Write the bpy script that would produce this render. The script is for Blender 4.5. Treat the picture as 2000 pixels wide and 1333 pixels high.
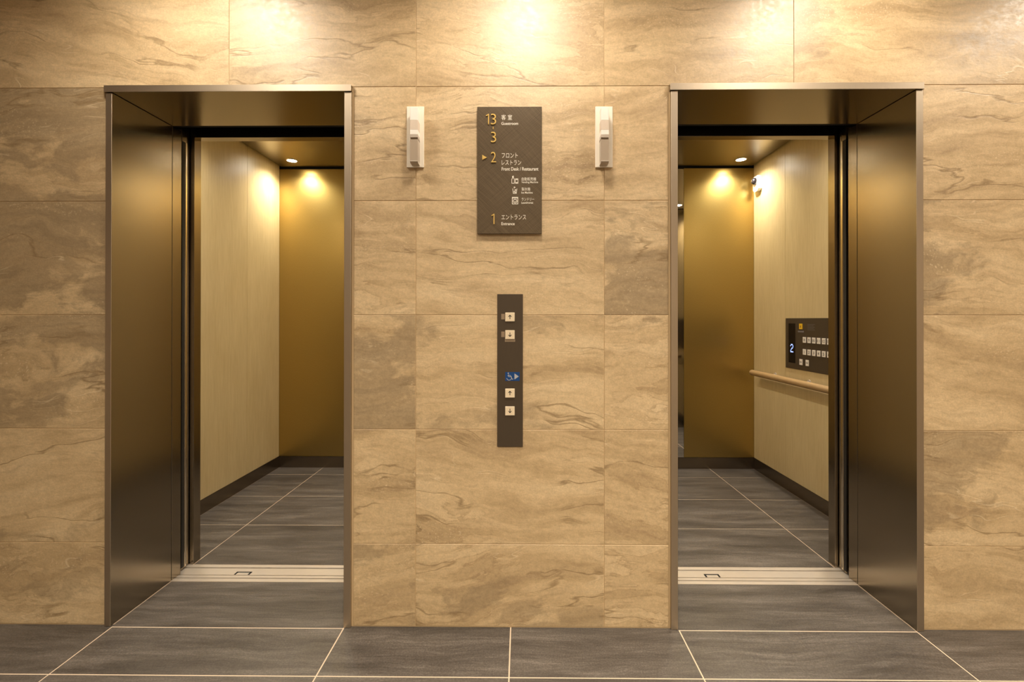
import bpy, bmesh, math, random
from mathutils import Vector, Matrix
random.seed(7)
S = bpy.context.scene
COL = S.collection
for o in list(bpy.data.objects): bpy.data.objects.remove(o)

# ------------------------------------------------------------------ camera, world, exposure
CX, CY, CZ = 0.0089, -1.85, 1.2235
YAW, PIT, ROL, F, PU, PV = 0.0086, -0.0027, 0.0005, 908.29, 1010.0, 622.34
fw = Vector((-math.sin(YAW), math.cos(YAW), 0)); rt = Vector((math.cos(YAW), math.sin(YAW), 0)); up = Vector((0, 0, 1))
f2 = fw*math.cos(PIT) - up*math.sin(PIT); u2 = fw*math.sin(PIT) + up*math.cos(PIT)
r3 = rt*math.cos(ROL) + u2*math.sin(ROL); u3 = -rt*math.sin(ROL) + u2*math.cos(ROL)
cd = bpy.data.cameras.new('camera'); cam = bpy.data.objects.new('camera', cd); COL.objects.link(cam)
M = Matrix((( r3.x, u3.x, -f2.x, CX), (r3.y, u3.y, -f2.y, CY), (r3.z, u3.z, -f2.z, CZ), (0, 0, 0, 1)))
cam.matrix_world = M
cd.sensor_width = 36; cd.lens = 36*F/2000; cd.shift_x = (1000-PU)/2000; cd.shift_y = (PV-666.5)/2000
cd.clip_start = 0.02
S.camera = cam
w = bpy.data.worlds.new('world'); S.world = w; w.use_nodes = True
w.node_tree.nodes['Background'].inputs[0].default_value = (1, .8, .55, 1)
w.node_tree.nodes['Background'].inputs[1].default_value = 0.0
S.view_settings.view_transform = 'Standard'; S.view_settings.look = 'None'
S.view_settings.exposure = 0.36; S.view_settings.gamma = 1.0; S.view_settings.use_curve_mapping = False

WARM = (1.0, .885, .71)
CARWARM = (1.0, .92, .79)
WALL_SPOT = 76.0      # the three downlights that wash the elevator wall
FILL_SPOT = 190.0      # fill lamps added further out in the lobby, out of view
CAR_SPOT = 41.0       # downlights in the elevator cars
def spot(name, loc, energy, size, blend, col, rad, parent=None):
    l = bpy.data.lights.new(name, 'SPOT'); l.energy = energy; l.spot_size = math.radians(size); l.spot_blend = blend
    l.color = col; l.shadow_soft_size = rad
    o = bpy.data.objects.new(name, l); COL.objects.link(o); o.location = loc
    if parent: o.parent = parent; o.location = Vector(loc) - parent.location
    return o
def wpt(u, v, y):
    """image measurement (in the 2000 x 1333 photograph) -> point of the plane Y = y"""
    a = (u-PU)/F; b = (PV-v)/F
    d = f2 + r3*a + u3*b
    t = (y-CY)/d.y
    return Vector((CX+d.x*t, y, CZ+d.z*t))

# ------------------------------------------------------------------ materials
def newmat(name):
    m = bpy.data.materials.new(name); m.use_nodes = True
    nt = m.node_tree; return m, nt, nt.nodes['Principled BSDF']
def N(nt, t, **k):
    n = nt.nodes.new(t)
    for a, v in k.items(): setattr(n, a, v)
    return n
def plain(name, col, rough=.5, metal=0.0, emit=None, es=0, spec=None, grain=0.0, gscale=(1, 1, 1), gs=60, bump=0.0, coat=0.0):
    m, nt, b = newmat(name)
    b.inputs['Base Color'].default_value = (*col, 1); b.inputs['Roughness'].default_value = rough; b.inputs['Metallic'].default_value = metal
    if spec is not None: b.inputs['Specular IOR Level'].default_value = spec
    if coat: b.inputs['Coat Weight'].default_value = coat; b.inputs['Coat Roughness'].default_value = .15
    if emit: b.inputs['Emission Color'].default_value = (*emit, 1); b.inputs['Emission Strength'].default_value = es
    if grain or bump:
        g = N(nt, 'ShaderNodeNewGeometry'); mp = N(nt, 'ShaderNodeMapping'); mp.inputs['Scale'].default_value = gscale
        nz = N(nt, 'ShaderNodeTexNoise'); nz.inputs['Scale'].default_value = gs; nz.inputs['Detail'].default_value = 4
        nt.links.new(g.outputs['Position'], mp.inputs[0]); nt.links.new(mp.outputs[0], nz.inputs['Vector'])
        mr = N(nt, 'ShaderNodeMapRange'); mr.inputs[1].default_value = .3; mr.inputs[2].default_value = .7
        mr.inputs[3].default_value = 1-grain; mr.inputs[4].default_value = 1+grain
        nt.links.new(nz.outputs[0], mr.inputs[0])
        mx = N(nt, 'ShaderNodeVectorMath', operation='SCALE'); mx.inputs[0].default_value = col
        nt.links.new(mr.outputs[0], mx.inputs['Scale']); nt.links.new(mx.outputs[0], b.inputs['Base Color'])
        if bump:
            bp = N(nt, 'ShaderNodeBump'); bp.inputs['Strength'].default_value = bump; bp.inputs['Distance'].default_value = .001
            nt.links.new(nz.outputs[0], bp.inputs['Height']); nt.links.new(bp.outputs[0], b.inputs['Normal'])
    return m
def attr(nt, name):
    a = N(nt, 'ShaderNodeAttribute'); a.attribute_type = 'OBJECT'; a.attribute_name = name; return a
def ramp(nt, src, stops):
    r = N(nt, 'ShaderNodeValToRGB'); e = r.color_ramp.elements
    e[0].position, e[0].color = stops[0][0], (*stops[0][1], 1)
    e[1].position, e[1].color = stops[-1][0], (*stops[-1][1], 1)
    for p, c in stops[1:-1]:
        x = e.new(p); x.color = (*c, 1)
    nt.links.new(src, r.inputs[0]); return r
def math_(nt, op, a, b=None, c=None, clamp=False):
    n = N(nt, 'ShaderNodeMath', operation=op, use_clamp=clamp)
    for i, x in enumerate((a, b, c)):
        if x is None: continue
        if isinstance(x, (int, float)): n.inputs[i].default_value = x
        else: nt.links.new(x, n.inputs[i])
    return n.outputs[0]
def mixc(nt, f, a, b):
    n = N(nt, 'ShaderNodeMix', data_type='RGBA')
    if isinstance(f, float): n.inputs[0].default_value = f
    else: nt.links.new(f, n.inputs[0])
    for s, x in ((6, a), (7, b)):
        if isinstance(x, tuple): n.inputs[s].default_value = (*x, 1)
        else: nt.links.new(x, n.inputs[s])
    return n.outputs[2]
def noise(nt, vec, sc, det=4, rough=.55, dist=0.0):
    n = N(nt, 'ShaderNodeTexNoise'); n.inputs['Scale'].default_value = sc; n.inputs['Detail'].default_value = det
    n.inputs['Roughness'].default_value = rough; n.inputs['Distortion'].default_value = dist
    nt.links.new(vec, n.inputs['Vector']); return n
def scaled(nt, vec, s):
    m = N(nt, 'ShaderNodeMapping'); m.inputs['Scale'].default_value = s; nt.links.new(vec, m.inputs[0]); return m.outputs[0]
def tile_coords(nt):
    g = N(nt, 'ShaderNodeNewGeometry'); sd = attr(nt, 'seed'); tl = attr(nt, 'tilt')
    cv = N(nt, 'ShaderNodeVectorMath', operation='SCALE'); cv.inputs[0].default_value = (7.31, 3.17, 5.77); nt.links.new(sd.outputs['Fac'], cv.inputs['Scale'])
    vr = N(nt, 'ShaderNodeVectorRotate', rotation_type='Y_AXIS'); nt.links.new(g.outputs['Position'], vr.inputs['Vector']); nt.links.new(tl.outputs['Fac'], vr.inputs['Angle'])
    ad = N(nt, 'ShaderNodeVectorMath', operation='ADD'); nt.links.new(vr.outputs[0], ad.inputs[0]); nt.links.new(cv.outputs[0], ad.inputs[1])
    return ad.outputs[0]

def make_stone():
    m, nt, b = newmat('travertine_tile')
    P = tile_coords(nt)
    wn = noise(nt, scaled(nt, P, (1, 1, 1.6)), 1.8, 3)
    wv = N(nt, 'ShaderNodeVectorMath', operation='SCALE'); nt.links.new(wn.outputs['Color'], wv.inputs[0]); wv.inputs['Scale'].default_value = .26
    ad = N(nt, 'ShaderNodeVectorMath', operation='ADD'); nt.links.new(P, ad.inputs[0]); nt.links.new(wv.outputs[0], ad.inputs[1]); Q = ad.outputs[0]
    wn2 = noise(nt, P, 14, 4)
    wv2 = N(nt, 'ShaderNodeVectorMath', operation='SCALE'); nt.links.new(wn2.outputs['Color'], wv2.inputs[0]); wv2.inputs['Scale'].default_value = .012
    ad2 = N(nt, 'ShaderNodeVectorMath', operation='ADD'); nt.links.new(Q, ad2.inputs[0]); nt.links.new(wv2.outputs[0], ad2.inputs[1]); Q2 = ad2.outputs[0]
    bands = noise(nt, scaled(nt, Q2, (1.0, 1, 5.5)), 1.7, 7, .6)
    streak = noise(nt, scaled(nt, Q2, (1.3, 1, 12)), 3.0, 5, .6)
    base = ramp(nt, bands.outputs[0], [(.30, (.455, .318, .172)), (.42, (.54, .385, .207)), (.455, (.58, .417, .228)), (.54, (.645, .472, .266)), (.70, (.71, .536, .318))]).outputs[0]
    sm = math_(nt, 'MULTIPLY', math_(nt, 'SUBTRACT', streak.outputs[0], .5), 1.1)
    base = mixc(nt, math_(nt, 'MULTIPLY', math_(nt, 'SUBTRACT', .50, streak.outputs[0], clamp=True), 2.4, clamp=True), base, (.37, .245, .122))
    # strata: crisp-edged layers that follow the bedding, only in parts of a tile
    st_ = math_(nt, 'FRACT', math_(nt, 'MULTIPLY', bands.outputs[0], 9.0))
    st_ = math_(nt, 'POWER', st_, 5.0)
    ms = noise(nt, P, 2.2, 3)
    st_ = math_(nt, 'MULTIPLY', st_, math_(nt, 'MULTIPLY', math_(nt, 'SUBTRACT', ms.outputs[0], .47), 6, clamp=True))
    base = mixc(nt, math_(nt, 'MULTIPLY', st_, .72), base, (.36, .235, .118))
    # cloudy darker patches with a firm edge on some tiles
    bl = noise(nt, scaled(nt, Q2, (1.35, 1, 2.6)), 1.55, 9, .62)
    thr = math_(nt, 'SUBTRACT', .66, math_(nt, 'MULTIPLY', attr(nt, 'blotch').outputs['Fac'], .26))
    bm_ = math_(nt, 'MULTIPLY', math_(nt, 'SUBTRACT', bl.outputs[0], thr), 22, clamp=True)
    bm_ = math_(nt, 'MULTIPLY', bm_, math_(nt, 'ADD', .38, math_(nt, 'MULTIPLY', attr(nt, 'blotch').outputs['Fac'], .42)))
    bm_ = math_(nt, 'MULTIPLY', bm_, math_(nt, 'ADD', .55, math_(nt, 'MULTIPLY', math_(nt, 'SUBTRACT', streak.outputs[0], .35), 1.8, clamp=True), clamp=True))
    base = mixc(nt, bm_, base, (.275, .195, .108))
    # long dark contour veins following the bedding
    def vein(vec, sc, wdt, det=3):
        n = noise(nt, vec, sc, det, .5)
        d = math_(nt, 'ABSOLUTE', math_(nt, 'SUBTRACT', n.outputs[0], .5))
        return math_(nt, 'SUBTRACT', 1.0, math_(nt, 'DIVIDE', d, wdt), clamp=True)
    v1 = vein(scaled(nt, Q2, (.55, 1, 3.2)), 1.6, .011, 5)
    v2 = vein(scaled(nt, Q, (.55, 1, 1.9)), 2.0, .0035, 2)
    brk = noise(nt, P, 3.1, 3)
    bk = math_(nt, 'MULTIPLY', math_(nt, 'SUBTRACT', brk.outputs[0], .46), 9, clamp=True)
    v1 = math_(nt, 'MULTIPLY', v1, bk)
    bk2 = math_(nt, 'MULTIPLY', math_(nt, 'SUBTRACT', .52, brk.outputs[0]), 9, clamp=True)
    v2 = math_(nt, 'MULTIPLY', v2, bk2)
    base = mixc(nt, math_(nt, 'MULTIPLY', v1, .78), base, (.27, .175, .080))
    base = mixc(nt, math_(nt, 'MULTIPLY', v2, .22), base, (.68, .51, .31))
    # short pale hairlines, nearly level, and a brecciated pale fleck zone
    hl = vein(scaled(nt, Q, (.5, 1, 4.0)), 3.1, .006, 2)
    hb = noise(nt, scaled(nt, P, (1, 1, 1)), 6.0, 2)
    hl = math_(nt, 'MULTIPLY', hl, math_(nt, 'MULTIPLY', math_(nt, 'SUBTRACT', hb.outputs[0], .56), 12, clamp=True))
    base = mixc(nt, math_(nt, 'MULTIPLY', hl, .55), base, (.78, .62, .40))
    vo = N(nt, 'ShaderNodeTexVoronoi'); vo.inputs['Scale'].default_value = 95; nt.links.new(scaled(nt, Q2, (.8, 1, 1.2)), vo.inputs['Vector'])
    fl = math_(nt, 'MULTIPLY', math_(nt, 'SUBTRACT', .30, vo.outputs['Distance']), 7, clamp=True)
    fz = noise(nt, scaled(nt, P, (.7, 1, 2.2)), 2.4, 3)
    fl = math_(nt, 'MULTIPLY', fl, math_(nt, 'MULTIPLY', math_(nt, 'SUBTRACT', fz.outputs[0], .51), 10, clamp=True))
    base = mixc(nt, math_(nt, 'MULTIPLY', fl, .60), base, (.74, .58, .37))
    # speckle and a faint woven grain
    sp = noise(nt, P, 150, 3, .75)
    pit = noise(nt, scaled(nt, P, (1, 1, 1.4)), 45, 4, .7)
    spk = N(nt, 'ShaderNodeMapRange'); spk.inputs[1].default_value = .36; spk.inputs[2].default_value = .64; spk.inputs[3].default_value = .84; spk.inputs[4].default_value = 1.14
    nt.links.new(math_(nt, 'ADD', math_(nt, 'MULTIPLY', sp.outputs[0], .5), math_(nt, 'MULTIPLY', pit.outputs[0], .5)), spk.inputs[0])
    g = N(nt, 'ShaderNodeVectorMath', operation='SCALE'); nt.links.new(base, g.inputs[0]); nt.links.new(spk.outputs[0], g.inputs['Scale'])
    tn = N(nt, 'ShaderNodeVectorMath', operation='SCALE'); nt.links.new(g.outputs[0], tn.inputs[0]); nt.links.new(math_(nt, 'ADD', 1.0, attr(nt, 'tone').outputs['Fac']), tn.inputs['Scale'])
    nt.links.new(tn.outputs[0], b.inputs['Base Color'])
    b.inputs['Roughness'].default_value = .40
    rr = N(nt, 'ShaderNodeMapRange'); rr.inputs[1].default_value = .3; rr.inputs[2].default_value = .7; rr.inputs[3].default_value = .36; rr.inputs[4].default_value = .56; b.inputs['Specular IOR Level'].default_value = .75
    nt.links.new(pit.outputs[0], rr.inputs[0]); nt.links.new(rr.outputs[0], b.inputs['Roughness'])
    h = math_(nt, 'ADD', math_(nt, 'MULTIPLY', pit.outputs[0], .5), math_(nt, 'MULTIPLY', streak.outputs[0], .35))
    h = math_(nt, 'ADD', h, math_(nt, 'MULTIPLY', hl, .25)); h = math_(nt, 'SUBTRACT', h, math_(nt, 'MULTIPLY', v1, .35))
    bp = N(nt, 'ShaderNodeBump'); bp.inputs['Strength'].default_value = .38; bp.inputs['Distance'].default_value = .003
    nt.links.new(h, bp.inputs['Height']); nt.links.new(bp.outputs[0], b.inputs['Normal'])
    return m
def make_floor_stone():
    m, nt, b = newmat('charcoal_floor_tile')
    P = tile_coords(nt)
    wn = noise(nt, scaled(nt, P, (1, 2, 1)), 2.0, 3)
    wv = N(nt, 'ShaderNodeVectorMath', operation='SCALE'); nt.links.new(wn.outputs['Color'], wv.inputs[0]); wv.inputs['Scale'].default_value = .11
    ad = N(nt, 'ShaderNodeVectorMath', operation='ADD'); nt.links.new(P, ad.inputs[0]); nt.links.new(wv.outputs[0], ad.inputs[1]); Q = ad.outputs[0]
    a = noise(nt, scaled(nt, Q, (.8, 6, 1)), 2.2, 9, .68)
    c = noise(nt, scaled(nt, Q, (1.3, 45, 1)), 3.4, 8, .8)
    sp = noise(nt, P, 190, 3, .7)
    v = math_(nt, 'ADD', math_(nt, 'MULTIPLY', a.outputs[0], .62), math_(nt, 'MULTIPLY', c.outputs[0], .38))
    v = math_(nt, 'ADD', v, math_(nt, 'MULTIPLY', math_(nt, 'SUBTRACT', sp.outputs[0], .5), .34))
    base = ramp(nt, v, [(.36, (.042, .036, .031)), (.46, (.076, .065, .056)), (.54, (.110, .095, .082)), (.64, (.18, .157, .136))]).outputs[0]
    nt.links.new(base, b.inputs['Base Color'])
    rr = N(nt, 'ShaderNodeMapRange'); rr.inputs[1].default_value = .3; rr.inputs[2].default_value = .7; rr.inputs[3].default_value = .30; rr.inputs[4].default_value = .46
    nt.links.new(c.outputs[0], rr.inputs[0]); nt.links.new(rr.outputs[0], b.inputs['Roughness'])
    bp = N(nt, 'ShaderNodeBump'); bp.inputs['Strength'].default_value = .25; bp.inputs['Distance'].default_value = .0015
    nt.links.new(v, bp.inputs['Height']); nt.links.new(bp.outputs[0], b.inputs['Normal'])
    return m
def make_sign():
    m, nt, b = newmat('bronze_sign_plate')
    g = N(nt, 'ShaderNodeNewGeometry')
    out = None
    for ang in (.72, -.72, 2.25):
        vr = N(nt, 'ShaderNodeVectorRotate', rotation_type='Y_AXIS'); vr.inputs['Angle'].default_value = ang; nt.links.new(g.outputs['Position'], vr.inputs['Vector'])
        n = noise(nt, scaled(nt, vr.outputs[0], (6, 1, 400)), 1.0, 3, .6)
        out = n.outputs[0] if out is None else math_(nt, 'ADD', out, n.outputs[0])
    base = ramp(nt, math_(nt, 'DIVIDE', out, 3.0), [(.38, (.070, .047, .023)), (.62, (.155, .108, .060))]).outputs[0]
    nt.links.new(base, b.inputs['Base Color']); b.inputs['Roughness'].default_value = .38; b.inputs['Metallic'].default_value = .25
    return m
def make_laminate():
    m, nt, b = newmat('beige_woodgrain_laminate')
    g = N(nt, 'ShaderNodeNewGeometry')
    a = noise(nt, scaled(nt, g.outputs['Position'], (14, 14, 1.1)), 6, 6, .65)
    c = noise(nt, scaled(nt, g.outputs['Position'], (3, 3, .8)), 3, 3)
    v = math_(nt, 'ADD', math_(nt, 'MULTIPLY', a.outputs[0], .6), math_(nt, 'MULTIPLY', c.outputs[0], .4))
    base = ramp(nt, v, [(.35, (.545, .42, .212)), (.65, (.64, .51, .278))]).outputs[0]
    nt.links.new(base, b.inputs['Base Color']); b.inputs['Roughness'].default_value = .36
    return m

STONE, FSTONE, SIGN, LAM = make_stone(), make_floor_stone(), make_sign(), make_laminate()
GROUT_W = plain('wall_grout', (.60, .43, .24), .8)
GROUT_F = plain('floor_grout', (.66, .52, .38), .7)
SEAL = plain('brown_sealant', (.16, .10, .05), .6)
BRONZE = plain('satin_bronze_steel', (.36, .312, .245), .20, 1.0, grain=.06, gscale=(1, 1, 1), gs=900, bump=.06)
BRONZE_FACE = plain('brushed_bronze_lit', (.58, .48, .36), .42, 1.0, grain=.04, gscale=(60, 60, 1), gs=20)  # brushed front faces, colour lightened to carry the lamp sheen
SKIRT = plain('dark_skirting_steel', (.26, .215, .165), .25, 1.0, grain=.05, gscale=(1, 1, 1), gs=500)
GOLD = plain('gold_bronze_panel', (.50, .365, .122), .36, 1.0, coat=.4, grain=.06, gscale=(1, 1, .2), gs=500, bump=.10)
CEILM = plain('dark_bronze_ceiling_steel', (.22, .18, .12), .30, 1.0, grain=.05, gs=600)
SILL = plain('aluminium_sill', (.74, .67, .59), .36, .6, grain=.08, gscale=(1, 30, 1), gs=20)
CHROME = plain('bright_door_edge', (.85, .78, .66), .18, 1.0)
BLACK = plain('black_rubber', (.012, .010, .008), .6)
DARK = plain('shade_black', (.006, .005, .004), .9)  # near-black standing for the shade in shaft and recesses
MIRROR = plain('mirror_glass', (.90, .90, .88), .02, 1.0)
RAIL = plain('tan_handrail_vinyl', (.42, .27, .125), .42)
IVORY = plain('ivory_lantern_plate', (.93, .85, .72), .38, .1)
FROST = plain('frosted_lens', (.93, .88, .80), .30)
FROST2 = plain('grey_lens', (.52, .44, .36), .30)
FROST3 = plain('shaded_lens', (.33, .26, .19), .25)
FACEP = plain('dark_bronze_faceplate', (.085, .062, .040), .40, .35, grain=.05, gscale=(60, 60, 1), gs=20)
BUTTON = plain('ivory_button', (.80, .66, .46), .35)
BUTTON2 = plain('white_button', (.82, .76, .68), .35)
INK = plain('black_print', (.02, .015, .01), .5)
TAG_M = plain('braille_tag', (.36, .27, .18), .3, .3)
BLUE = plain('blue_sticker', (.005, .055, .20), .4)
LBLUE = plain('pale_sticker_print', (.42, .42, .44), .4)
GOLDL = plain('gold_lettering', (.95, .66, .20), .30, .7)
WHITE_P = plain('white_print', (.86, .80, .68), .5)
YELL = plain('yellow_button', (.85, .50, .02), .35)
GREYP = plain('grey_printed_label', (.20, .18, .19), .5)
DISP = plain('display_glass', (.004, .004, .006), .10)
LED = plain('blue_led', (.2, .3, 1), .4, emit=(.30, .42, 1.0), es=1.8)
CAMW = plain('white_camera_housing', (.82, .80, .76), .4)
DOME = plain('smoked_dome', (.02, .017, .02), .06, coat=1)
LENS_ON = plain('lit_lamp_lens', (1, .9, .7), .4, emit=(1.0, .86, .62), es=40)
LAMPRING = plain('lamp_trim_ring', (.55, .48, .36), .3, 1.0)
PAINT = plain('warm_wall_paint', (.30, .235, .165), .8)
CEILP = plain('ceiling_paint', (.62, .56, .47), .85)

# ------------------------------------------------------------------ mesh helpers
def bx(bm, x0, x1, y0, y1, z0, z1):
    vs = [bm.verts.new((x, y, z)) for x in (x0, x1) for y in (y0, y1) for z in (z0, z1)]
    for f in ((0, 1, 3, 2), (4, 6, 7, 5), (0, 4, 5, 1), (2, 3, 7, 6), (0, 2, 6, 4), (1, 5, 7, 3)):
        bm.faces.new([vs[i] for i in f])
    return bm
def bevel(bm, w, seg=1):
    bmesh.ops.recalc_face_normals(bm, faces=bm.faces)
    bmesh.ops.bevel(bm, geom=list(bm.edges), offset=w, segments=seg, affect='EDGES', profile=.5)
def link(name, bm, mat, parent=None, smooth=False):
    """world-space bmesh -> object; origin at the parent's origin, or at its own middle"""
    bmesh.ops.recalc_face_normals(bm, faces=bm.faces)
    me = bpy.data.meshes.new(name); 
    if parent is not None: off = world_loc(parent)
    else:
        xs = [v.co for v in bm.verts]; lo = Vector([min(c[i] for c in xs) for i in range(3)]); hi = Vector([max(c[i] for c in xs) for i in range(3)]); off = (lo+hi)/2
    for v in bm.verts: v.co -= off
    bm.to_mesh(me); bm.free(); me.materials.append(mat)
    if smooth:
        for p in me.polygons: p.use_smooth = True
    o = bpy.data.objects.new(name, me); COL.objects.link(o)
    if parent is not None: o.parent = parent
    else: o.location = off
    return o
def world_loc(o):
    v = Vector((0, 0, 0))
    while o is not None: v += o.location; o = o.parent
    return v
def box(name, x0, x1, y0, y1, z0, z1, mat, parent=None, bev=0.0, seg=1):
    bm = bmesh.new(); bx(bm, min(x0, x1), max(x0, x1), min(y0, y1), max(y0, y1), min(z0, z1), max(z0, z1))
    if bev: bevel(bm, bev, seg)
    return link(name, bm, mat, parent)
def thing(name, label, cat, loc, group=None):
    o = bpy.data.objects.new(name, None); COL.objects.link(o); o.location = loc; o.empty_display_size = .1
    o['label'] = label; o['category'] = cat
    if group: o['group'] = group
    return o
def struct(o): o['kind'] = 'structure'; return o
def disc(bm, c, r, h, axis='Z', n=32, r2=None):
    """closed cylinder / cone frustum centred at c"""
    r2 = r if r2 is None else r2
    rot = {'Z': Matrix.Identity(4), 'X': Matrix.Rotation(math.pi/2, 4, 'Y'), 'Y': Matrix.Rotation(math.pi/2, 4, 'X')}[axis]
    bmesh.ops.create_cone(bm, cap_ends=True, segments=n, radius1=r, radius2=r2, depth=h, matrix=Matrix.Translation(c) @ rot)
def ring(bm, c, ro, ri, h, n=40):
    top = []
    for (r, z) in ((ro, 0), (ro, -h*.6), (ro-h*.5, -h), (ri, -h), (ri, 0)):
        top.append([bm.verts.new((c[0]+r*math.cos(2*math.pi*i/n), c[1]+r*math.sin(2*math.pi*i/n), c[2]+z)) for i in range(n)])
    for k in range(5):
        a, b = top[k], top[(k+1) % 5]
        for i in range(n): bm.faces.new((a[i], a[(i+1) % n], b[(i+1) % n], b[i]))
# faces that carry print: origin, reading direction, up, outward normal
class Face:
    def __init__(s, o, ex, ez, en): s.o, s.ex, s.ez, s.en = Vector(o), Vector(ex), Vector(ez), Vector(en)
    def p(s, a, b, c=0.0): return s.o + s.ex*a + s.ez*b + s.en*c
def extrude_poly(bm, face, pts, c0, c1):
    lo = [bm.verts.new(face.p(a, b, c0)) for a, b in pts]; hi = [bm.verts.new(face.p(a, b, c1)) for a, b in pts]
    n = len(pts)
    bm.faces.new(hi); bm.faces.new(list(reversed(lo)))
    for i in range(n): bm.faces.new((lo[i], lo[(i+1) % n], hi[(i+1) % n], hi[i]))
def stroke(bm, face, pts, w, c0, c1, closed=False):
    """mitred ribbon of width w along pts, extruded c0..c1"""
    n = len(pts); L = []; R = []
    for i in range(n):
        p = Vector(pts[i])
        a = Vector(pts[i-1]) if (i > 0 or closed) else None
        b = Vector(pts[(i+1) % n]) if (i < n-1 or closed) else None
        d1 = (p-a).normalized() if a is not None else None; d2 = (b-p).normalized() if b is not None else None
        if d1 is None: d1 = d2
        if d2 is None: d2 = d1
        t = (d1+d2); t = t.normalized() if t.length > 1e-6 else d1
        nn = Vector((-t.y, t.x)); k = w/2/max(.5, abs(nn.dot(Vector((-d1.y, d1.x)))))
        L.append(p+nn*k); R.append(p-nn*k)
    rng = range(n if closed else n-1)
    V = [[bm.verts.new(face.p(q.x, q.y, c)) for q in side] for side in (L, R) for c in (c0, c1)]
    l0, l1, r0, r1 = V
    for i in rng:
        j = (i+1) % n
        bm.faces.new((l1[i], l1[j], r1[j], r1[i])); bm.faces.new((l0[i], r0[i], r0[j], l0[j]))
        bm.faces.new((l0[i], l0[j], l1[j], l1[i])); bm.faces.new((r0[i], r1[i], r1[j], r0[j]))
    if not closed:
        for i in (0, n-1): bm.faces.new((l0[i], l1[i], r1[i], r0[i]))
def text(name, s, face, a0, a1, b0, b1, c0, c1, mat, parent, thin=0.0, label=None):
    """string set to fill the rectangle a0..a1 x b0..b1 of the face, raised from c0 to c1"""
    cu = bpy.data.curves.new('t', 'FONT'); cu.body = s; cu.size = 1; cu.extrude = .5; cu.offset = thin; cu.resolution_u = 4
    to = bpy.data.objects.new('t', cu); COL.objects.link(to)
    dg = bpy.context.evaluated_depsgraph_get(); dg.update()
    me = bpy.data.meshes.new_from_object(to.evaluated_get(dg)); bpy.data.objects.remove(to); bpy.data.curves.remove(cu)
    xs = [v.co.x for v in me.vertices]; ys = [v.co.y for v in me.vertices]
    if not xs: return None
    x0, x1, y0, y1 = min(xs), max(xs), min(ys), max(ys)
    off = world_loc(parent)
    for v in me.vertices:
        a = a0+(v.co.x-x0)/(x1-x0)*(a1-a0); b = b0+(v.co.y-y0)/(y1-y0)*(b1-b0); c = c0+(v.co.z+.5)*(c1-c0)
        v.co = face.p(a, b, c)-off
    me.materials.clear(); me.materials.append(mat)
    o = bpy.data.objects.new(name, me); COL.objects.link(o); o.parent = parent
    if label: o['label'] = label
    return o

# ------------------------------------------------------------------ key dimensions
La, Lb, Lc, Ld = -1.6501, -1.6255, -.6945, -.6665
Ra, Rb, Rc, Rd = .6006, .6275, 1.5628, 1.5899
ZI, ZO = 2.1304, 2.1574
ZR = [0.0, .3302, .7861, 1.2420, 1.6979, 2.1538, 2.6097, 2.86]
RX, RYB, ZC = 3.1, -3.4, 2.86

# ------------------------------------------------------------------ wall with its tiles
bm = bmesh.new()
for x0, x1, z0, z1 in ((-RX-.1, La-.0, 0, ZC), (Ld, Ra, 0, ZC), (Rd, RX+.1, 0, ZC), (La, Ld, ZO, ZC), (Ra, Rd, ZO, ZC)):
    bx(bm, x0, x1, .0018, .30, z0, z1)
wall = struct(link('wall_front', bm, GROUT_W))
seed_n = [0]
def wtile(x0, x1, z0, z1, blotch=0.2, tilt=None, tone=0.0, seed=None):
    g = .0010
    o = box('wall_tile', x0+g, x1-g, 0, .012, z0+g, z1-g, STONE, wall, .0009)
    seed_n[0] += 1
    o['seed'] = float(seed if seed is not None else seed_n[0]*1.37); o['tilt'] = float(tilt if tilt is not None else random.uniform(-.16, .16))
    o['blotch'] = float(blotch); o['tone'] = float(tone)
gap = .0065
UP = [-3.1, -2.16, -1.161, -.411, .339, 1.089, 2.16, 3.1]
for r in (5, 6):
    for i in range(7):
        wtile(UP[i], UP[i+1], ZR[r]+(.0045 if r == 5 and False else 0), ZR[r+1], .25)
# the bottom of the row over the doors is trimmed by the door heads, rows below run between the frames
LOWC = [(-3.1, -2.16), (-2.16, La-gap), (Ld+gap, -.411), (-.411, .339), (.339, Ra-gap), (Rd+gap, 2.16), (2.16, 3.1)]
BL = {(1, 4): .85, (1, 3): .92, (1, 2): .75, (1, 1): .3, (1, 0): .35, (0, 4): .8, (5, 3): .7, (5, 1): .55, (4, 3): .8, (2, 3): .25, (2, 2): .8, (3, 2): .4, (3, 0): .35, (4, 2): .5, (2, 0): .5}
for r in range(5):
    for i, (a, b_) in enumerate(LOWC):
        wtile(a, b_, ZR[r]+(.003 if r == 0 else 0), ZR[r+1], BL.get((i, r), .12))
# dark sealant line round each frame
for n_, (a, b_) in enumerate(((La, Ld), (Ra, Rd))):
    bm = bmesh.new()
    bx(bm, a-gap, a, .002, .011, 0, ZO); bx(bm, b_, b_+gap, .002, .011, 0, ZO)
    s = link('sealant_strip', bm, SEAL, wall); s['kind'] = 'stuff'

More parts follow.
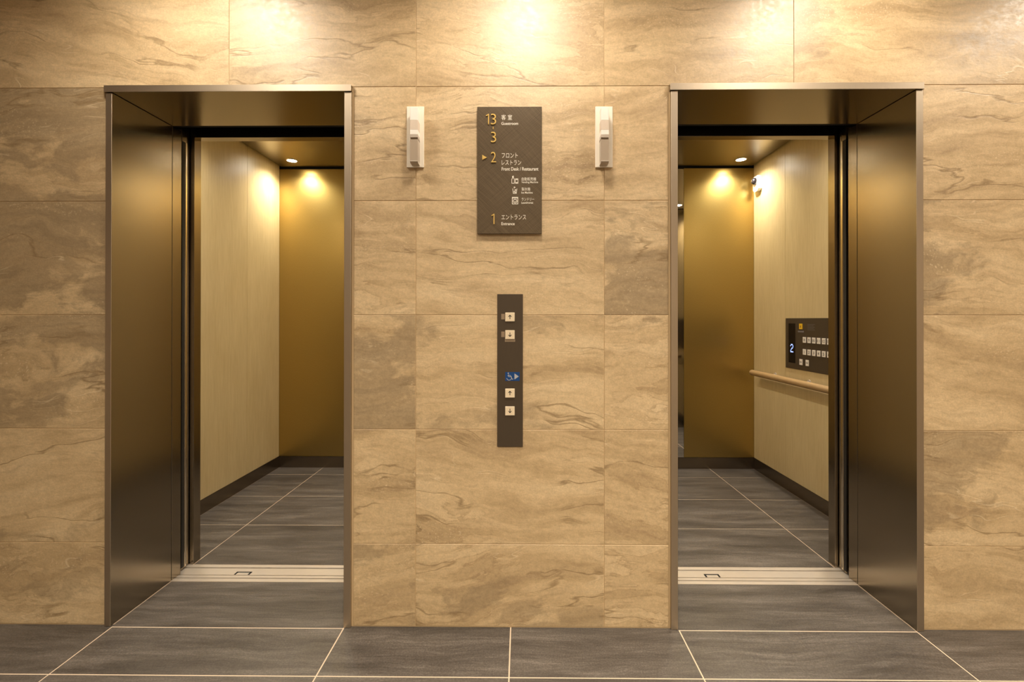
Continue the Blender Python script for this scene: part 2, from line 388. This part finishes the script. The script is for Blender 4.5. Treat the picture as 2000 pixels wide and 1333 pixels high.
# ------------------------------------------------------------------ floor
floor = struct(box('floor', -RX-.1, RX+.1, RYB-.1, .312, -.10, -.0008, GROUT_F))
def ftile(x0, x1, y0, y1, parent, g=.0024, z=0.0):
    o = box('floor_tile', x0+g, x1-g, y0+g, y1-g, z-.012, z, FSTONE, parent, .0005)
    seed_n[0] += 1
    o['seed'] = seed_n[0]*2.11; o['tilt'] = 0.0; o['blotch'] = 0.0; o['tone'] = 0.0
    return o
FX = [-3.1, -2.525, -1.618, -.694, -.032, .632, 1.561, 2.463, 3.1]
FY = [-.258]
while FY[-1] > RYB: FY.append(max(RYB, FY[-1]-.45))
for i in range(8):
    door = i in (2, 5)
    ftile(FX[i], FX[i+1], -.258, -.011 if door else .006, floor)
    for a, b_ in zip(FY[1:], FY[:-1]): ftile(FX[i], FX[i+1], a, b_, floor)
ftile(Lb, Lc, -.011, .313, floor); ftile(Rb, Rc, -.011, .313, floor)

# ------------------------------------------------------------------ rest of the lobby shell
struct(box('wall_left', -RX-.1, -RX, RYB, .01, 0, ZC, PAINT)); struct(box('wall_right', RX, RX+.1, RYB, .01, 0, ZC, PAINT))
struct(box('wall_back', -RX-.1, RX+.1, RYB-.1, RYB, 0, ZC, PAINT)); struct(box('ceiling', -RX-.1, RX+.1, RYB-.1, .30, ZC, ZC+.1, CEILP))

# ------------------------------------------------------------------ door frames
def facing(o):
    o.data.materials.append(BRONZE_FACE)
    for p in o.data.polygons:
        if p.normal.y < -.6: p.material_index = 1
def frame(a, b, c, d, label, notch_u):
    t = thing('elevator_door_frame', label, 'door frame', ((a+d)/2, 0, 0))
    for x0, x1 in ((a, b), (c, d)):
        facing(box('jamb', x0, x1, -.010, .312, .001, ZI-.0015, BRONZE, t, .0008))
        box('jamb_return', x0+.0006, x1-.0006, .3155, .372, .001, ZI, BRONZE, t, .0006)
        box('shadow_gap', x0+.004, x1-.004, .310, .317, .001, ZI, BLACK, t)
    facing(box('head', a-.004, d+.0005, -.015, .312, ZI, ZO, BRONZE, t, .0008))
    box('head_return_shade', a, d, .3155, .372, ZI+.022, ZI+.05, DARK, t)  # raised and blackened to read as shade above the opening
    # grooved aluminium sill, one extruded profile
    prof = [(.3125, 0), (.336, 0), (.3365, -.020), (.3440, -.020), (.3445, 0), (.362, 0), (.3625, -.016), (.3695, -.016), (.3700, -.0006), (.384, -.0006), (.3845, -.0016), (.4285, -.0016), (.4295, -.03), (.3125, -.03)]
    bm = bmesh.new(); vs = [[bm.verts.new((x, y, z)) for (y, z) in prof] for x in (b-.06, c+.06)]
    n = len(prof); bm.faces.new(vs[0]); bm.faces.new(list(reversed(vs[1])))
    for i in range(n): bm.faces.new((vs[0][i], vs[0][(i+1) % n], vs[1][(i+1) % n], vs[1][i]))
    bmesh.ops.triangulate(bm, faces=[f for f in bm.faces if len(f.verts) > 4])
    sill = link('sill', bm, SILL, t); sill['label'] = 'grooved bare aluminium threshold'
    # little bracket-shaped recess in the sill, its shade drawn as dark inlays
    u0, u1 = notch_u; X0 = wpt(u0, 1120, .38).x; X1 = wpt(u1, 1120, .38).x
    bm = bmesh.new()
    for q in ((X0, X0+.008, .3705, .395), (X1-.008, X1, .3705, .395), (X0, X1, .392, .3965)): bx(bm, q[0], q[1], q[2], q[3], -.003, .0001)
    link('dark_slot_inlay', bm, DARK, sill)
    # hall door leaves, slid open behind the wall
    for s, xe in ((-1, b-.018), (1, c+.010)):
        dl = box('door_leaf', xe, xe+s*.40, .400, .432, .003, 2.30, BRONZE, t, .0008)
        box('rubber_edge', xe-s*.0015, xe+s*.001, .3995, .417, .012, 2.094, BLACK, dl)
        box('bright_edge', xe-s*.003, xe+s*.0005, .4215, .4315, .012, 2.094, CHROME, dl, .0008)
    box('shaft_shade_sheet', b-.45, c+.45, .374, .402, ZI+.03, 2.32, DARK, t)  # black sheet standing for the dark open shaft above the doors
    box('shaft_shade_lid', b-.45, c+.45, .29, .462, 2.33, 2.36, DARK, t)  # black lid added to keep the void above the doors dark
    return t
FRL = frame(La, Lb, Lc, Ld, 'bronze steel doorframe around the left elevator opening, its left upright dark', (459, 489))
FRR = frame(Ra, Rb, Rc, Rd, 'bronze steel doorframe around the right elevator opening, bright along its whole head', (1377, 1406))

# ------------------------------------------------------------------ elevator cars
YB = 1.982
def car(x0, x1, b, c, fx, fy, label, which):
    """x0,x1 inner side wall faces, b,c clear opening, fx floor joints across, fy joints in depth"""
    t = thing('elevator_car', label, 'elevator', ((x0+x1)/2, 1.2, 0))
    xb, xc = b-.002, c-.003
    YF = .512
    # shell
    bm = bmesh.new()
    bx(bm, x0-.05, x0-.02, .463, YB+.05, -.08, 2.62); bx(bm, x1+.02, x1+.05, .463, YB+.05, -.08, 2.62)
    bx(bm, x0-.05, x1+.05, YB+.02, YB+.05, -.08, 2.62); bx(bm, x0-.05, x1+.05, .463, YB+.05, 2.58, 2.62)
    link('shell', bm, DARK, t)
    pl = box('floor_slab', x0-.02, x1+.02, .459, YB+.02, -.08, -.0006, GROUT_F, t)
    xs = [x0]+fx+[x1]; ys = [.4595]+fy+[YB]
    for i in range(len(xs)-1):
        for j in range(len(ys)-1): ftile(xs[i], xs[i+1], ys[j], ys[j+1], t, g=.0017)
    # side wall panels of laminate with fine joints
    js = [.514, 1.03, 1.53, YB]
    for s, xw in ((-1, x0), (1, x1)):
        for j in range(3):
            box('side_panel', xw, xw+s*.02, js[j]+.0006, js[j+1]-.0006, .0935, 2.55, LAM, t, .0008)
        box('skirting', xw-s*.001, xw+s*.02, .512, YB, .0, .092, SKIRT, t)
    m = (b+c)/2
    mx0, mx1 = m-.25, m+.25
    box('back_panel', x0, mx0-.002, YB, YB+.02, .0935, 2.47, GOLD, t, .001)
    box('back_panel', mx1+.002, x1, YB, YB+.02, .0935, 2.47, GOLD, t, .001)
    mi = box('mirror', mx0, mx1, YB+.001, YB+.008, .0935, 2.465, MIRROR, t); mi['label'] = 'tall mirror in the middle of the back wall'
    box('skirting', x0+.002, x1-.002, YB-.001, YB+.02, 0, .092, SKIRT, t)
    # front returns, transom
    for q0, q1 in ((x0, xb), (xc, x1)): box('front_return', q0, q1, .463, YF, .0, 2.56, BRONZE, t, .0006)
    box('transom', xb, xc, .463, YF, 2.135, 2.56, BRONZE, t, .0006)
    # car doors, open
    for s, xe in ((-1, b-.0235), (1, c+.0135)):
        dl = box('car_door', xe, xe+s*.42, .4385, .458, .003, 2.30, BRONZE, t, .0008)
        box('bright_edge', xe-s*.0012, xe+s*.002, .4380, .4470, .012, 2.12, CHROME, dl)
    # sill
    box('car_sill', b-.06, c+.06, .4375, .4592, -.03, 0, SILL, t, .0006)
    # hung ceiling with a dark gap round it
    box('ceiling_panel', x0+.022, x1-.022, .535, YB-.022, 2.483, 2.503, CEILM, t, .0008)
    return t
XL0, XL1 = -1.9928, -.327
XR0, XR1 = .275, 1.9186
CL = car(XL0, XL1, Lb, Lc, [-1.627, -.727], [.9087, 1.3567, 1.8071], 'left elevator car, beige side walls and gold back wall without handrail in view', 'L')
CR = car(XR0, XR1, Rb, Rc, [.656, 1.556], [.884, 1.326, 1.770], 'right elevator car with gold back panel, mirror strip and beige wall', 'R')

# ------------------------------------------------------------------ downlights
def downlight(loc, r, label, group, e, size, blend, col, es):
    t = thing('ceiling_downlight', label, 'ceiling light', loc, group)
    bm = bmesh.new(); ring(bm, loc, r*1.28, r, .004); link('trim_ring', bm, LAMPRING, t, True)
    bm = bmesh.new(); disc(bm, (loc[0], loc[1], loc[2]-.0012), r, .002, n=32); link('lens', bm, es, t)
    spot('lamp_light', (loc[0], loc[1], loc[2]-.012), e, size, blend, col, r*(2.6 if loc[1] < 0 else 1.0), t)
for k, x in enumerate((-1.24, 0.03, 1.27, 2.50)):
    downlight((x, -.50, ZC), .055, ('recessed ceiling light over the left elevator, washing the wall', 'recessed ceiling light over the middle of the wall, above the directory sign', 'recessed ceiling light over the right elevator, washing the wall', 'recessed ceiling light near the right end of the elevator wall')[k], 'lobby downlights', WALL_SPOT, 156, .75, (1.0, .90, .77), LENS_ON)
for y in (-1.75, -2.85):  # two rows of fill lamps added behind the view to lift the room
    for k, x in enumerate((-1.9, 0.0, 2.1)):
        downlight((x, y, ZC), .055, 'added unseen fill light in the lobby ceiling, %s in the %s row' % (('left', 'middle', 'right')[k], 'nearer' if y > -2 else 'rear'), 'lobby downlights', FILL_SPOT*(.32 if k == 0 else 1.0), 130, .7, WARM, LENS_ON)
for nm, a, b_ in (('left', XL0+.188, XL1-.188), ('right', XR0+.188, XR1-.186)):
    for x, sx in ((a, 'left'), (b_, 'right')):
        for y, sy in ((1.81, 'rear'), (.70, 'front')):
            downlight((x, y, 2.483), .036, 'small round downlight at the %s %s corner of the %s elevator ceiling' % (sy, sx, nm), 'elevator car downlights', CAR_SPOT, 150, 1.0, CARWARM, LENS_ON)

# ------------------------------------------------------------------ hall lanterns
def lantern(uc, label, sgn):
    c = wpt(uc, 268, 0); x = c.x; xl = x-.003*sgn
    z0, z1 = wpt(uc, 327.3, -.004).z, wpt(uc, 208.4, -.004).z
    t = thing('hall_lantern', label, 'indicator lamp', (x, 0, z0), 'hall lanterns')
    box('back_plate', x-.0342, x+.0342, -.006, .0, z0, z1, IVORY, t, .0008)
    w_ = .0152; zt, zb = z1-.020, z0+.016
    zs = [zt, zt-.050, zt-.088, zt-.106, zt-.118, zt-.126, zb]
    mats = [FROST, plain('lens_band', (.72, .60, .48), .35), FROST, FROST2, FROST3, FROST2]
    mats = [FROST, BAND, FROST, FROST2, FROST3, SMOKE]
    nms = ['upper_lens', 'upper_band', 'centre_band', 'lower_rim', 'divider', 'lower_lens']
    for i in range(6):
        dy = .037 if i != 4 else .033
        box(nms[i], xl-w_, xl+w_, -.006-dy, -.006, zs[i+1], zs[i], mats[i], t, .0006)
    # slanted bottom cap running back to the plate
    bm = bmesh.new(); f = Face((xl, 0, 0), (0, -1, 0), (0, 0, 1), (1, 0, 0))
    extrude_poly(bm, f, [(.006, zb), (.043, zb), (.043, zb-.005), (.034, zb-.010), (.006, zb-.010)], -w_, w_)
    link('bottom_cap', bm, FROST2, t)
BAND = plain('pinkish_lens_band', (.72, .60, .48), .35)
SMOKE = plain('smoky_lens', (.42, .335, .25), .28)
lantern(811.8, 'slim ivory arrival lamp on the wall beside the left elevator', -1)
lantern(1179.2, 'slim ivory arrival lamp on the wall beside the right elevator', 1)

# ------------------------------------------------------------------ directory sign
SY = -.012
p0, p1 = wpt(932.0, 457.0, SY), wpt(1058.3, 208.2, SY)
sg = thing('directory_sign', 'dark bronze floor directory plate with gold numerals above the call buttons', 'sign', ((p0.x+p1.x)/2, 0, p0.z))
plate = box('sign_plate', p0.x, p1.x, SY, -.003, p0.z, p1.z, SIGN, sg, .0008)
box('mounting_block', p0.x+.012, p1.x-.012, -.003, .0, p0.z+.012, p1.z-.012, BLACK, sg)
SF = Face((0, SY, 0), (1, 0, 0), (0, 0, 1), (0, -1, 0))
def st(name, s, u0, u1, v0, v1, mat=WHITE_P, h=.0005, thin=0.0, label=None, parent=None):
    a, b_ = wpt(u0, v1, SY), wpt(u1, v0, SY)
    return text(name, s, SF, a.x, b_.x, a.z, b_.z, 0 if h < .001 else .0, h, mat, parent or sg, thin, label)
GH = .0035
def one(u, v0, v1):
    bm = bmesh.new(); q = [wpt(a, b, SY) for a, b in ((u-3.9, v0+3.6), (u+.9, v0+.9))]
    stroke(bm, SF, [(k.x, k.z) for k in q], .0034, 0, GH-.0003)
    q = [wpt(a, b, SY) for a, b in ((u-.1, v1), (u+1.8, v0))]
    extrude_poly(bm, SF, [(q[0].x, q[0].z), (q[1].x, q[0].z), (q[1].x, q[1].z), (q[0].x, q[1].z)], 0, GH)
    return link('numeral', bm, GOLDL, sg)
one(953.4, 223.2, 243.6); st('numeral', '3', 958.6, 969.0, 223.0, 243.8, GOLDL, GH, -.012)
st('numeral', '3', 958.8, 969.0, 258.2, 278.6, GOLDL, GH, -.012); st('numeral', '2', 958.8, 969.0, 297.4, 318.0, GOLDL, GH, -.012)
one(964.0, 418.2, 438.5)
bm = bmesh.new(); a, b_ = wpt(962.6, 252.6, SY), wpt(964.0, 248.4, SY); extrude_poly(bm, SF, [(a.x, a.z), (b_.x, a.z), (b_.x, b_.z), (a.x, b_.z)], 0, GH)
link('dash', bm, GOLDL, sg)
bm = bmesh.new(); q = [wpt(u, v, SY) for u, v in ((942, 313.0), (951, 308.2), (942, 303.0))]; extrude_poly(bm, SF, [(k.x, k.z) for k in q], 0, GH)
o = link('arrow', bm, GOLDL, sg); o['label'] = 'gold triangle pointing at floor 2'
for s, u0, u1, v0, v1 in (('客', 979.2, 988.0, 224.3, 234.3), ('室', 991.8, 1000.2, 224.3, 234.3), ('Guestroom', 979.2, 1012.0, 238.4, 244.2),
    ('フロント', 980, 1011.3, 298.9, 308.6), ('レストラン', 980, 1018, 313, 322.4), ('Front Desk / Restaurant', 979.8, 1051.6, 326.6, 333.6),
    ('自動販売機', 1018.8, 1047.2, 346.6, 353.2), ('Vending Machine', 1018.4, 1051, 354.2, 359.0), ('製氷機', 1018.8, 1035.6, 366.4, 373), ('Ice Machine', 1018.4, 1040.4, 374.4, 378.4),
    ('ランドリー', 1018.8, 1043.2, 386.6, 392.4), ('Laundromat', 1018.4, 1041.4, 394.2, 398.2), ('エントランス', 979.4, 1027.4, 419.6, 429.2), ('Entrance', 979.2, 1005.2, 434.2, 440.2)):
    st('lettering', s, u0, u1, v0, v1, thin=.012 if ord(s[0]) < 128 else 0.0)
def pic(name, strokes, polys=(), wd=1.2, mat=WHITE_P, parent=None, face=SF, yy=SY, h=.0005):
    bm = bmesh.new(); e_ = 0.0
    for pts, closed in strokes:
        e_ += .00005; q = [wpt(u, v, yy) for u, v in pts]; stroke(bm, face, [(k.x, k.z) for k in q], wd*.002037, 0, h+e_, closed)
    for pts in polys:
        q = [wpt(u, v, yy) for u, v in pts]; extrude_poly(bm, face, [(k.x, k.z) for k in q], 0, h)
    return link(name, bm, mat, parent or sg)
def circ(u, v, r, n=14, a0=0, a1=360): return [(u+r*math.cos(math.radians(a0+(a1-a0)*i/n)), v+r*math.sin(math.radians(a0+(a1-a0)*i/n))) for i in range(n + (0 if a1-a0 == 360 else 1))]
pic('pictogram', [([(999.6, 358.2), (999.6, 350.5), (1001, 347.8), (1001, 346.6), (1003, 346.6), (1003, 347.8), (1004.6, 350.5), (1004.6, 358.2)], True), ([(1006.8, 358.2), (1006.8, 349.6), (1011.6, 349.6), (1011.6, 358.2)], True), ([(1006.8, 350.8), (1011.6, 350.8)], False), ([(1006.8, 357), (1011.6, 357)], False)], [circ(1001.4, 345.2, 1.3, 8), circ(1003, 344.4, .8, 8)], 1.05)
pic('pictogram', [([(1001.4, 368.6), (1002.6, 378.2), (1008.4, 378.2), (1009.6, 368.6)], False), (circ(1004.9, 366.4, 1.1, 8), True), (circ(1006.6, 371.6, 1.1, 8), True), (circ(1004.8, 375.0, 1.1, 8), True), (circ(1006.9, 375.8, .7, 8), True)], (), 1.0)
bm_l = pic('pictogram', [([(1000.5, 385.6), (1011.4, 385.6), (1011.4, 398.6), (1000.5, 398.6)], True), (circ(1006, 393, 3.6, 16), True), ([(1004.6, 393.6), (1007.4, 393.6)], False), ([(1000.5, 387.2), (1011.4, 387.2)], False)], (), 1.15)

# ------------------------------------------------------------------ call button panel
PY = -.004
p0, p1 = wpt(971.0, 873.2, PY), wpt(1021.4, 574.8, PY)
cp = thing('call_button_panel', 'tall narrow dark bronze plate with four arrow buttons between the elevators', 'button panel', ((p0.x+p1.x)/2, 0, p0.z))
box('faceplate', p0.x, p1.x, PY, 0, p0.z, p1.z, FACEP, cp, .0007)
PF = Face((0, PY, 0), (1, 0, 0), (0, 0, 1), (0, -1, 0))
def pbox(name, u0, u1, v0, v1, h, mat, parent, bev=.0005, yy=PY):
    a, b_ = wpt(u0, v1, yy), wpt(u1, v0, yy)
    return box(name, a.x, b_.x, yy-h, yy+.0005, a.z, b_.z, mat, parent, bev)
for k, (v, d) in enumerate(((619.5, 1), (654.0, -1), (768.2, 1), (803.0, -1))):
    bt = pbox('call_button', 986.8, 1005.2, v-8.6, v+8.8, .0032, BUTTON, cp, .0009)
    f_ = Face((0, PY-.0032, 0), (1, 0, 0), (0, 0, 1), (0, -1, 0)); yy = PY-.0032
    pic('arrow_mark', [([(996, v+4.2*d), (996, v-3.0*d)], False), ([(993, v-.4*d), (996, v-3.6*d), (999, v-.4*d)], False)], (), 1.25, INK, bt, f_, yy, .0003)
    if k < 2: pbox('braille_tag', 979.0, 985.6, v-6, v+4.8, .0008, TAG_M, cp, 0)
pbox('braille_tag', 986.0, 1006.2, 663.4, 668.0, .0008, TAG_M, cp, 0)
stk = pbox('accessibility_sticker', 986.8, 1015.0, 727.2, 744.4, .0004, BLUE, cp, 0); stk['label'] = 'blue sticker with wheelchair symbol and arrow'
f_ = Face((0, PY-.0004, 0), (1, 0, 0), (0, 0, 1), (0, -1, 0))
pic('wheelchair_symbol', [(circ(994.4, 738.3, 4.7, 16, -130, 150+20), False), ([(993.0, 731.6), (993.4, 736.2), (998.2, 736.2), (1000.4, 741.4), (1002.6, 740.6)], False), ([(993.2, 733.6), (996.8, 733.6)], False)], [circ(992.8, 729.6, 1.3, 10)], 1.0, LBLUE, stk, f_, PY-.0004, .0003)
pic('arrow', [], [[(1004.8, 741.6), (1013.4, 735.8), (1004.8, 729.9)]], 1, LBLUE, stk, f_, PY-.0004, .0003)

# ------------------------------------------------------------------ right car: control panel, handrail, camera
XW = XR1
op = thing('car_operating_panel', 'dark bronze floor button panel on the beige wall of the right elevator', 'control panel', (XW, 1.0, .881))
box('faceplate', XW-.004, XW+.0002, .55, 1.518, .881, 1.235, FACEP, op, .0008)
OF = Face((XW-.004, 0, 0), (0, -1, 0), (0, 0, 1), (-1, 0, 0))      # a = -Y
def obox(name, y0, y1, z0, z1, h, mat, parent, bev=.0004):
    return box(name, XW-.004-h, XW-.0038, y0, y1, z0, z1, mat, parent, bev)
dsp = obox('display', 1.3988, 1.480, .921, 1.1985, .0006, DISP, op, .0002)
rows = ["01110", "10001", "00001", "00110", "01000", "10000", "11111"]
bm = bmesh.new()
for r, row in enumerate(rows):
    for c_, ch in enumerate(row):
        if ch == '1':
            yy, zz = 1.4525-.0066*c_, 1.0495-.0085*r
            bx(bm, XW-.0056, XW-.0044, yy-.0026, yy+.0026, zz-.0034, zz+.0034)
dg_ = link('digit', bm, LED, dsp); dg_['label'] = 'glowing blue dot-matrix figure 2'; dg_['kind'] = 'stuff'
def obutton(y, z, s, mat=BUTTON2, nm='floor_button', w_=.0172, h_=.0188):
    bt = obox(nm, y-w_, y+w_, z-h_, z+h_, .003, mat, op, .0008)
    fc = Face((XW-.007, 0, 0), (0, -1, 0), (0, 0, 1), (-1, 0, 0)); hw = .0065 if len(s) == 1 else .0105
    if s: text('figure', s, fc, -y-(.0016 if s == '1' else hw), -y+(.0016 if s == '1' else hw), z-.009, z+.009, 0, .0004, INK, bt)
    return bt
for i in range(6):
    obutton(1.2925-.0498*i, 1.088, str(8+i)); obutton(1.2925-.0498*i, 1.007, str(1+i))
obutton(1.2925-.0498*6, 1.007, '7')
for y, s in ((1.3316, '◀▶'), (1.2626, '▶◀')):
    bt = obutton(y, .9357, '', BUTTON2, 'door_button', .0165, .020)
    fc = Face((XW-.007, 0, 0), (0, -1, 0), (0, 0, 1), (-1, 0, 0)); bm = bmesh.new()
    for sg_ in (-1, 1):
        tip, bs = (.011, .003) if s[0] == '◀' else (.002, .010)
        extrude_poly(bm, fc, [(-y+sg_*tip, .9357), (-y+sg_*bs, .9417), (-y+sg_*bs, .9297)][::sg_], 0, .0004)
    link('mark', bm, INK, bt)
al = obutton(1.3335, 1.178, '', YELL, 'alarm_button'); al['label'] = 'yellow alarm button'
fc = Face((XW-.007, 0, 0), (0, -1, 0), (0, 0, 1), (-1, 0, 0)); bm = bmesh.new()
extrude_poly(bm, fc, [(-1.3335-.004, 1.170), (-1.3335+.005, 1.170), (-1.3335+.003, 1.173), (-1.3335+.003, 1.182), (-1.3335, 1.186), (-1.3335-.003, 1.182), (-1.3335-.002, 1.173)], 0, .0004); link('mark', bm, INK, al)
obox('label_strip', 1.3014, 1.3675, 1.138, 1.149, .0004, GREYP, op, 0)
bm = bmesh.new()
for i in range(5):
    z = 1.193-.009*i; bx(bm, XW-.0044, XW-.0038, 1.184+.012*(i % 2), 1.262, z-.0009, z+.0009)
ln = link('fine_print', bm, GREYP, op); ln['kind'] = 'stuff'

def tube(bm, pts, r, n=20):
    """round bar with domed ends along straight pts"""
    rings = []
    P = [Vector(p) for p in pts]; d = (P[-1]-P[0]).normalized()
    side = d.cross(Vector((0, 0, 1))).normalized(); upv = side.cross(d)
    seq = []
    for k in range(5): a = math.pi/2*(k/4.0); seq.append((P[0]-d*r*.8*math.cos(a), max(r*math.sin(a), r*.05)))
    for k in range(5): a = math.pi/2*(1-k/4.0); seq.append((P[-1]+d*r*.8*math.cos(a), max(r*math.sin(a), r*.05)))
    for c_, rr in seq: rings.append([bm.verts.new(c_+side*rr*math.cos(2*math.pi*i/n)+upv*rr*math.sin(2*math.pi*i/n)) for i in range(n)])
    for a, b_ in zip(rings, rings[1:]):
        for i in range(n): bm.faces.new((a[i], a[(i+1) % n], b_[(i+1) % n], b_[i]))
    bm.faces.new(rings[0]); bm.faces.new(rings[-1])
hz, hx = .803, 1.850
hr = thing('handrail', 'round tan handrail on the right wall of the right elevator under the button panel', 'handrail', (XW, 1.2, hz))
bm = bmesh.new(); tube(bm, [(hx, 1.872, hz), (hx, .62, hz)], .0225); link('rail', bm, RAIL, hr, True)
for y in (1.66, 1.25, .82):
    bm = bmesh.new(); disc(bm, (hx+.034, y, hz+.006), .006, .066, 'X', 14); disc(bm, (XW-.002, y, hz+.006), .018, .004, 'X', 20)
    link('bracket', bm, SILL, hr)

sc = thing('security_camera', 'small white wall camera with dark dome high in the right elevator', 'camera', (XW, 1.89, 2.25))
yn, yf = 1.852, 1.934; zt, zb = 2.374, 2.252
bm = bmesh.new(); f_ = Face((XW, 0, 0), (0, -1, 0), (0, 0, 1), (-1, 0, 0))
extrude_poly(bm, f_, [(-yf, zt-.006), (-yf+.006, zt), (-yn-.004, zt), (-yn, zt-.004), (-yn, zb+.018), (-yn-.020, zb), (-yf+.02, zb), (-yf, zb+.02)], .0, .030)
link('housing', bm, CAMW, sc)
bm = bmesh.new(); bmesh.ops.create_uvsphere(bm, u_segments=28, v_segments=18, radius=.028, matrix=Matrix.Translation((XW-.036, 1.893, 2.335)))
link('dome', bm, DOME, sc, True)
bm = bmesh.new(); disc(bm, (XW-.0315, 1.893, 2.335), .0305, .004, 'X', 32); link('dome_collar', bm, CAMW, sc)
